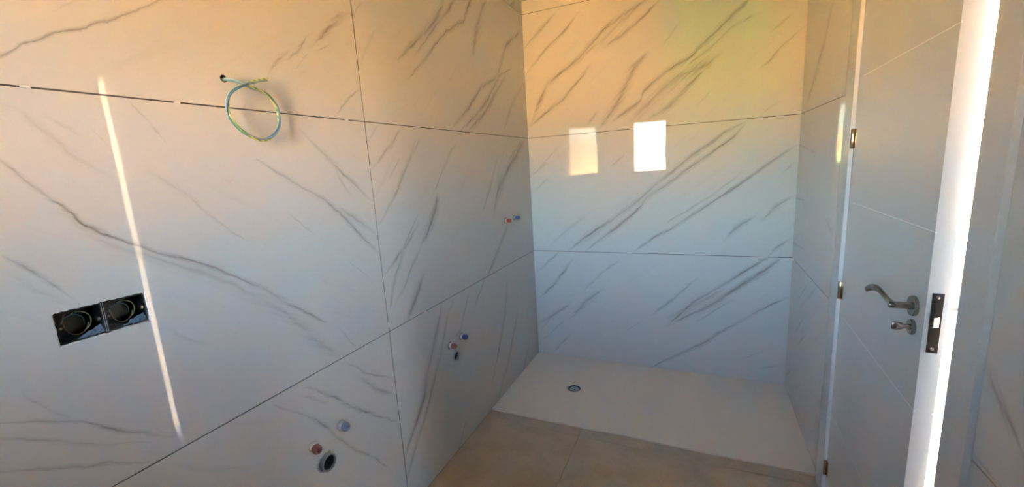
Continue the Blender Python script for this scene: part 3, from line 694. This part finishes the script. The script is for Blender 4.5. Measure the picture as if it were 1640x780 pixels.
# ------------------------------------------------------------------ wiring and pipes on the left wall
# twin switch boxes
def junction_box(i, y0, y1, z0, z1, label):
    jb = empty('switch_box', (0, (y0+y1)/2, z0))
    tag(jb, label, 'switch box', 'switch boxes in the left wall')
    hw, h, d, t = (y1-y0)/2, z1-z0, 0.047, 0.0022
    ins = 0.0028
    bm = bmesh.new()
    add_box(bm, -d, -d+t, -hw+ins, hw-ins, ins, h-ins)
    add_box(bm, -d, -0.003, -hw+ins, -hw+ins+t, ins, h-ins)
    add_box(bm, -d, -0.003, hw-ins-t, hw-ins, ins, h-ins)
    add_box(bm, -d, -0.003, -hw+ins, hw-ins, ins, ins+t)
    add_box(bm, -d, -0.003, -hw+ins, hw-ins, h-ins-t, h-ins)
    mobj('box_shell', bm, M['black_plastic'], jb)
    # rough cut edge of the tile around the opening
    rnd = random.Random(11+i)
    bm = bmesh.new()
    per = []
    for (a, b) in (((-hw, 0), (hw, 0)), ((hw, 0), (hw, h)), ((hw, h), (-hw, h)), ((-hw, h), (-hw, 0))):
        for k in range(18): per.append((a[0]+(b[0]-a[0])*k/18, a[1]+(b[1]-a[1])*k/18))
    n = len(per)
    out, inn, bk = [], [], []
    for k, (yy, zz) in enumerate(per):
        cy, cz = 0, h/2
        e1 = rnd.uniform(0.0004, 0.0016); e2 = rnd.uniform(-0.0002, 0.0016)
        sy, sz = (1 if yy > cy else -1), (1 if zz > cz else -1)
        oy = yy + sy*e1*(1 if abs(abs(yy)-hw) < 1e-6 else 0); oz = zz + sz*e1*(1 if abs(abs(zz-cz)-h/2) < 1e-6 else 0)
        iy = yy - sy*e2*(1 if abs(abs(yy)-hw) < 1e-6 else 0); iz = zz - sz*e2*(1 if abs(abs(zz-cz)-h/2) < 1e-6 else 0)
        out.append(bm.verts.new((0.0005, oy, oz))); inn.append(bm.verts.new((0.0003-rnd.uniform(0, 0.002), iy, iz))); bk.append(bm.verts.new((-0.009, iy, iz)))
    for k in range(n):
        q = (k+1) % n
        mid = (out[k].co.y+out[q].co.y)/2
        if (i == 0 and mid > hw*0.96) or (i == 1 and mid < -hw*0.96): continue
        bm.faces.new((out[k], out[q], inn[q], inn[k])); bm.faces.new((inn[k], inn[q], bk[q], bk[k]))
    mobj('chipped_rim', bm, M['cut_tile'], jb)
    # screw lugs
    for sy in (-1, 1):
        lug = mobj('screw_lug', box(-0.020, -0.006, sy*(hw-0.0085)-0.004, sy*(hw-0.0085)+0.004, h*0.42, h*0.58, 0.001), M['black_plastic'], jb)
        mobj('screw', add_lathe(bmesh.new(), [(0.0, -0.0045), (0.0028, -0.0048), (0.0028, -0.0065)], 12, 'x', (0, sy*(hw-0.0085), h/2)), M['steel'], lug, smooth=True)
    # coiled conductors
    def coil(cy, cz, ry, rz, a0, a1, x0, x1, mat):
        pts = []
        for k in range(19):
            t_ = k/18; a = a0+(a1-a0)*t_
            pts.append((x0+(x1-x0)*t_, cy+ry*math.cos(a), cz+rz*math.sin(a)))
        mobj('wire', add_tube(bmesh.new(), pts, 0.0010, 8), mat, jb, smooth=True)
    # thin metal bridge clip and a crumpled scrap of clear film at the lower edge
    sgn = -1 if i == 1 else 1
    mobj('bridge_clip', box(-0.004, -0.002, sgn*(hw-0.0012)-0.0005, sgn*(hw-0.0012)+0.0005, h*0.03, h*0.97), M['pvc'], jb)
    bm = bmesh.new()
    gx, gy = 9, 4
    gv_ = [[bm.verts.new((-0.003-0.012*b_/gy+rnd.uniform(-0.0025, 0.0025), -hw*0.2+hw*1.12*a_/gx+rnd.uniform(-0.002, 0.002), 0.0042+0.018*(a_/gx)*(b_/gy)+rnd.uniform(-0.0015, 0.0025))) for b_ in range(gy+1)] for a_ in range(gx+1)]
    for a_ in range(gx):
        for b_ in range(gy): bm.faces.new((gv_[a_][b_], gv_[a_+1][b_], gv_[a_+1][b_+1], gv_[a_][b_+1]))
    mobj('film_scrap', bm, M['film'], jb)
    coil(0.002, h*0.48, hw*0.62, h*0.34, R(-60), R(110), -0.034, -0.022, M['earth_wire'])
    coil(-0.004, h*0.46, hw*0.52, h*0.30, R(-20), R(160), -0.036, -0.026, M['blue_wire'])
    coil(0.0, h*0.5, hw*0.45, h*0.36, R(120), R(350), -0.038, -0.020, M['brown_wire'])
    return jb
junction_box(0, *BOXES[0], 'open black switch box with coiled wires, nearer the left edge')
junction_box(1, *BOXES[1], 'open black switch box with coiled wires, beside the bright streak')

# coil of three wires out of the round hole
cc = empty('cable_coil', (0, CABLE_HOLE[0], CABLE_HOLE[1]-0.17))
tag(cc, 'coil of blue and yellow-green wires hanging out of the upper left wall', 'electric cable')
core = [(-0.012, 0.824, 1.870), (0.006, 0.832, 1.870), (0.020, 0.850, 1.866), (0.026, 0.880, 1.853), (0.024, 0.915, 1.848), (0.020, 0.945, 1.832), (0.018, 0.966, 1.800),
        (0.020, 0.962, 1.752), (0.024, 0.932, 1.716), (0.028, 0.885, 1.702), (0.030, 0.835, 1.722), (0.032, 0.800, 1.762), (0.034, 0.800, 1.802),
        (0.034, 0.820, 1.834), (0.034, 0.860, 1.858), (0.036, 0.900, 1.872), (0.038, 0.932, 1.882)]
path = smooth_path(core, 8)
def twisted(path, off, phase, turns, endcut):
    out = []
    m = len(path)
    for i, p in enumerate(path[:m-endcut]):
        t = (path[min(i+1, m-1)]-path[max(i-1, 0)]).normalized()
        nx = Vector((1, 0, 0)); nx = (nx - t*nx.dot(t)).normalized(); b = t.cross(nx)
        a = phase + 2*math.pi*turns*i/m
        out.append(p - Vector((0, CABLE_HOLE[0], CABLE_HOLE[1]-0.17)) + nx*math.cos(a)*off + b*math.sin(a)*off)
    return out
for ph, mk, ec in ((0.0, 'blue_wire', 2), (2.1, 'earth_wire', 0), (4.2, 'pale_wire', 1)):
    p = twisted(path, 0.0029, ph, 2.6, ec)
    wobj = mobj('wire', add_tube(bmesh.new(), p, 0.0026, 9), M[mk], cc, smooth=True)
    d = (p[-1]-p[-2]).normalized()
    mobj('bare_end', add_tube(bmesh.new(), [p[-1]-d*0.001, p[-1]+d*0.006], 0.0012, 8), M['copper'], wobj)

# plugged water outlets
def outlet(y, z, cap, fit, label, r=0.0125, length=0.030, tilt=(0, 0), group='plugged water outlets', ragged=False, smear=False):
    o = empty('water_outlet', (0, y, z))
    o.rotation_euler = (0, tilt[0], tilt[1])
    tag(o, label, 'pipe plug', group)
    rnd = random.Random(int(y*1000))
    # hole left round the fitting in the tile
    jit = [rnd.uniform(-0.10, 0.14) for _ in range(24)]
    bm = add_lathe(bmesh.new(), [(r*1.36, 0.0004), (r*1.2, 0.0012), (r*1.02, 0.0010)], 24, 'x', jitter=lambda i: jit[i])
    mobj('mortar_ring', bm, M['ceramic_white'] if smear else M['grout'], o)
    bm = add_lathe(bmesh.new(), [(r*0.85, -0.004), (r*1.08, 0.001), (r*1.10, 0.012), (r*1.0, 0.0145), (r*0.9, 0.0150)], 6 if not smear else 20, 'x')
    mobj('threaded_collar', bm, fit, o)
    bm = add_lathe(bmesh.new(), [(r*0.80, 0.010), (r*0.94, 0.0145), (r*0.94, length-0.006), (r*0.80, length-0.003), (r*0.55, length-0.003), (r*0.5, length-0.009), (0.0, length-0.009)], 20, 'x',
                   jitter=(lambda i: rnd.uniform(-0.03, 0.03)) if ragged else None)
    cp = mobj('plug_cap', bm, cap, o, smooth=not ragged)
    mobj('key_bar', box(length-0.012, length+0.001, -r*0.5, r*0.5, -r*0.16, r*0.16, 0.0006), cap, cp)
    for k in range(4):
        a = R(45+90*k)
        mobj('cap_rib', box(0.015, length-0.007, math.cos(a)*r*0.93-0.0012, math.cos(a)*r*0.93+0.0012, math.sin(a)*r*0.93-0.0012, math.sin(a)*r*0.93+0.0012), cap, cp)
    return o

def waste(y, z, r, length, label, ring_mat, sleeve=True):
    o = empty('waste_pipe', (0, y, z))
    tag(o, label, 'waste pipe', 'waste pipe ends')
    rnd = random.Random(int(y*777))
    jit = [rnd.uniform(-0.06, 0.10) for _ in range(32)]
    if sleeve:
        bm = add_lathe(bmesh.new(), [(r*1.20, 0.0005), (r*1.10, 0.003), (r*0.98, 0.002)], 32, 'x', jitter=lambda i: jit[i])
        mobj('mortar_ring', bm, M['ceramic_white'], o)
    bm = add_lathe(bmesh.new(), [(r*0.95, -0.05), (r*0.95, length-0.006), (r*1.0, length-0.005), (r*1.0, length-0.001), (r*0.97, length), (r*0.84, length), (r*0.82, length-0.004), (r*0.82, -0.05)], 40, 'x')
    mobj('pipe', bm, ring_mat, o, smooth=True)
    bm = add_lathe(bmesh.new(), [(r*0.83, -0.045), (0.0, -0.045)], 32, 'x')
    mobj('pipe_bottom', bm, M['dark'], o)
    bm = add_lathe(bmesh.new(), [(r*0.83, length-0.008), (r*0.80, length-0.010), (r*0.815, -0.045)], 40, 'x')
    mobj('dark_lining', bm, M['dark'], o, smooth=True)  # near-black lining all down the inside of the pipe
    return o

outlet(1.046, 0.640, M['old_blue'], M['fitting'], 'plaster-smeared pale blue plug above the wide waste pipe', 0.0150, 0.041, (0.05, -0.05), ragged=True, smear=True)
outlet(0.913, 0.640, M['old_red'], M['fitting'], 'plaster-smeared red plug left of the wide waste pipe', 0.0150, 0.043, (0.10, -0.10), ragged=True, smear=True)
waste(WASTE[0][0], WASTE[0][1], WASTE[0][2], 0.022, 'wide grey waste pipe end near the bottom of the long wall', M['pvc'])
outlet(1.945, 0.634, M['blue'], M['fitting'], 'blue plug low on the wall, right of the small waste pipe', 0.0150, 0.044)
outlet(1.825, 0.630, M['old_red'], M['fitting'], 'reddish plug low on the wall, above the small waste pipe', 0.0150, 0.042, ragged=True)
waste(WASTE[1][0], WASTE[1][1], WASTE[1][2], 0.012, 'small waste pipe end below the blue and red plugs', M['pvc'])
outlet(2.640, 1.212, M['red'], M['fitting'], 'bright red plug at chest height beside the shower corner', 0.0135, 0.045)
outlet(2.790, 1.212, M['blue'], M['fitting'], 'dark blue plug at chest height nearest the shower corner', 0.0135, 0.045)

# ------------------------------------------------------------------ hall and outdoors, seen through the door gap and in the mirrored window
hf = plain('hall_floor_stone', (0.62, 0.47, 0.25), 0.6, scale=8, var=0.1)
hw_ = plain('hall_wall_paint', (0.36, 0.31, 0.20), 0.85, scale=8, var=0.04)
tag(mobj('floor_hall', box(1.96, 16, -0.3, 4.8, -0.1, FZ), hf), 'beige floor beyond the door, seen through the gap', 'floor', kind='structure')
tag(mobj('wall_hall', box(1.9, 16, 4.8, 4.95, -0.1, 4.15), hw_), 'bright cream wall beyond the door, seen through the gap', 'wall', kind='structure')

tag(mobj('wall_bounce', box(3.6, 11, -1.2, -1.0, -0.4, 3.0), M['plaster']), 'unseen wall added outside the door to bounce sunlight into the hall', 'wall', kind='structure')  # unseen reflector wall, added to bounce sunlight onto the hall wall
tag(mobj('wall_shade_fin', box(1.75, 1.93, -3.2, -0.64, -0.4, 2.79), M['render']), 'unseen side fin added outside the window to block oblique daylight', 'wall', kind='structure')  # unseen fin added to cut oblique window light on the left wall
tag(mobj('wall_shade_pier', box(-0.90, -0.72, -2.32, -0.64, -0.4, 2.79), M['render']), 'unseen pier added on the other side of the window to block daylight', 'wall', kind='structure')  # unseen pier added to cut window light on the near casing
tag(mobj('ceiling_shade_slab', box(-3.0, 1.93, -2.4, -0.75, 2.79, 2.95), plain('shade_slab_concrete', (0.16, 0.15, 0.14), 0.9, bump=0.3, scale=30)), 'unseen slab added over the window to block the upper sky', 'added light blocker', kind='structure')  # unseen slab added to block high sky, coloured dark to bounce little

def ground_mat():
    m, nt, b = new_mat('dry_field')
    tc = N(nt, 'ShaderNodeTexCoord')
    n1 = N(nt, 'ShaderNodeTexNoise'); n1.inputs['Scale'].default_value = 0.35; n1.inputs['Detail'].default_value = 9; n1.inputs['Roughness'].default_value = 0.7
    nt.links.new(tc.outputs['Object'], n1.inputs['Vector'])
    cr = N(nt, 'ShaderNodeValToRGB')
    cr.color_ramp.elements[0].position = 0.3; cr.color_ramp.elements[0].color = (0.56, 0.33, 0.13, 1)
    cr.color_ramp.elements[1].position = 0.7; cr.color_ramp.elements[1].color = (0.72, 0.50, 0.22, 1)
    nt.links.new(n1.outputs[0], cr.inputs[0]); nt.links.new(cr.outputs[0], b.inputs['Base Color'])
    b.inputs['Roughness'].default_value = 0.95
    return m
gmat = ground_mat()
bm = bmesh.new()
rnd = random.Random(3)
nx, ny = 28, 28
gv = {}
for i in range(nx+1):
    for j in range(ny+1):
        x = -60+120*i/nx; y = -0.6-90*(j/ny)**1.6
        gv[i, j] = bm.verts.new((x, y, -0.35 + (rnd.uniform(-0.12, 0.12) if j > 2 else 0)))
for i in range(nx):
    for j in range(ny):
        bm.faces.new((gv[i, j], gv[i+1, j], gv[i+1, j+1], gv[i, j+1]))
tag(mobj('ground', bm, gmat), 'dry yellow field outside, mirrored in the shower wall', 'ground', kind='structure')
hm = plain('scrub_hill', (0.36, 0.24, 0.15), 0.95, scale=0.5, var=0.3)
bm = bmesh.new()
prev = None
for i in range(61):
    x = -120+240*i/60
    h = 2.2 + 1.8*math.sin(i*0.55) + 1.1*math.sin(i*1.3+1)
    ring = [bm.verts.new((x, -86, -0.6)), bm.verts.new((x, -92, 0.6+h*0.5)), bm.verts.new((x, -104, 1.2+h)), bm.verts.new((x, -120, -0.6))]
    if prev:
        for k in range(3): bm.faces.new((prev[k], ring[k], ring[k+1], prev[k+1]))
    prev = ring
tag(mobj('hill_ridge', bm, hm, smooth=True), 'low brown hills on the horizon, mirrored in the shower wall', 'hills', kind='structure')

bark = plain('tree_bark', (0.20, 0.14, 0.105), 0.9, scale=30, var=0.3)
twig = plain('pale_twig', (0.40, 0.30, 0.24), 0.9, scale=30, var=0.3)
def tree(x, y, h, sd, label):
    rnd = random.Random(sd)
    o = empty('bare_tree', (x, y, -0.4))
    tag(o, label, 'tree', 'bare trees in the field')
    bt, bw = bmesh.new(), bmesh.new()
    def grow(p, d, l, r, lev):
        q = p + d*l
        mid = p + d*l*0.5 + Vector((rnd.uniform(-1, 1), rnd.uniform(-1, 1), rnd.uniform(-0.3, 0.5)))*l*0.08
        add_tube(bt if lev < 2 else bw, [p, mid, q], [r, r*0.86, r*0.7], 7 if lev < 2 else 5)
        if lev >= 5: return
        for k in range(3 if lev < 4 else 2):
            a = Vector((rnd.uniform(-1, 1), rnd.uniform(-1, 1), rnd.uniform(-0.1, 0.9)))
            nd = (d*0.75 + a*0.75).normalized()
            grow(q, nd, l*rnd.uniform(0.62, 0.82), r*0.62, lev+1)
    grow(Vector((0, 0, 0)), Vector((rnd.uniform(-0.1, 0.1), 0, 1)).normalized(), h*0.30, h*0.035, 0)
    mobj('trunk', bt, bark, o, smooth=True)
    mobj('twigs', bw, twig, o)
    return o
tree(-0.15, -8.7, 3.4, 5, 'bare tree nearest the window, mirrored in the right-hand bright pane')
tree(1.4, -17.5, 3.4, 9, 'smaller bare tree farther out in the field')
tree(5.6, -16.0, 3.8, 12, 'bare tree off to the side of the field')
bush_m = plain('dry_scrub', (0.42, 0.27, 0.17), 0.95, scale=6, var=0.4)
def bush(x, y, s, sd, label):
    rnd = random.Random(sd)
    bm = bmesh.new()
    for k in range(150):
        d = Vector((rnd.gauss(0, 1), rnd.gauss(0, 1), abs(rnd.gauss(0, 0.8))+0.15)).normalized()
        l = s*rnd.uniform(0.5, 1.0)
        a = Vector((rnd.uniform(-1, 1)*s*0.25, rnd.uniform(-1, 1)*s*0.25, 0))
        add_tube(bm, [a, a+d*l*0.55+Vector((0, 0, l*0.06)), a+d*l], [0.018*s, 0.012*s, 0.003], 4)
    o = mobj('dry_bush', bm, bush_m); o.location = (x, y, -0.42)
    tag(o, label, 'bush', 'dry bushes in the field')
for i, (x, y, s) in enumerate(((3.4, -9.5, 1.3), (2.1, -13.0, 1.5), (4.8, -13.5, 1.6), (-2.8, -17.0, 1.7), (-0.4, -21.0, 1.8))):
    bush(x, y, s, 40+i, ['dry brown bush nearest the house, mirrored in the left bright pane', 'dry brown bush in the middle of the field', 'wide dry bush at the side of the field', 'dry bush behind the nearest bare tree', 'farthest dry bush in the field'][i])

# green tarpaulin over a stack of pallets outside, mirrored beside the door hinge
tm = plain('green_tarpaulin', (0.13, 0.25, 0.09), 0.5, scale=9, var=0.2)
bm = bmesh.new()
rnd = random.Random(21)
nn = 16
rows = []
for (hh, sx, sy) in ((0.0, 1.06, 1.05), (0.7, 1.02, 1.02), (1.5, 1.0, 1.0), (1.93, 0.97, 0.97), (2.0, 0.85, 0.85), (2.03, 0.4, 0.4)):
    ring = []
    for k in range(nn*2):
        a = 2*math.pi*k/(nn*2)
        c, s = math.cos(a), math.sin(a)
        m_ = max(abs(c), abs(s))**0.85
        fold = 1+0.05*math.sin(a*9)*(1-hh/2.2)+rnd.uniform(-0.015, 0.015)
        ring.append(bm.verts.new((0.75*c/m_*sx*fold, 0.6*s/m_*sy*fold, hh+rnd.uniform(-0.02, 0.02))))
    rows.append(ring)
for a, b in zip(rows[:-1], rows[1:]):
    for k in range(nn*2): bm.faces.new((a[k], a[(k+1) % (nn*2)], b[(k+1) % (nn*2)], b[k]))
bm.faces.new(rows[-1]); bm.faces.new(rows[0])
o = mobj('tarpaulin_stack', bm, tm, smooth=True); o.location = (-1.45, -9.5, -0.36); o.scale = (0.42, 0.6, 0.9)
tag(o, 'green tarpaulin covered stack outside, mirrored beside the top hinge', 'tarpaulin')
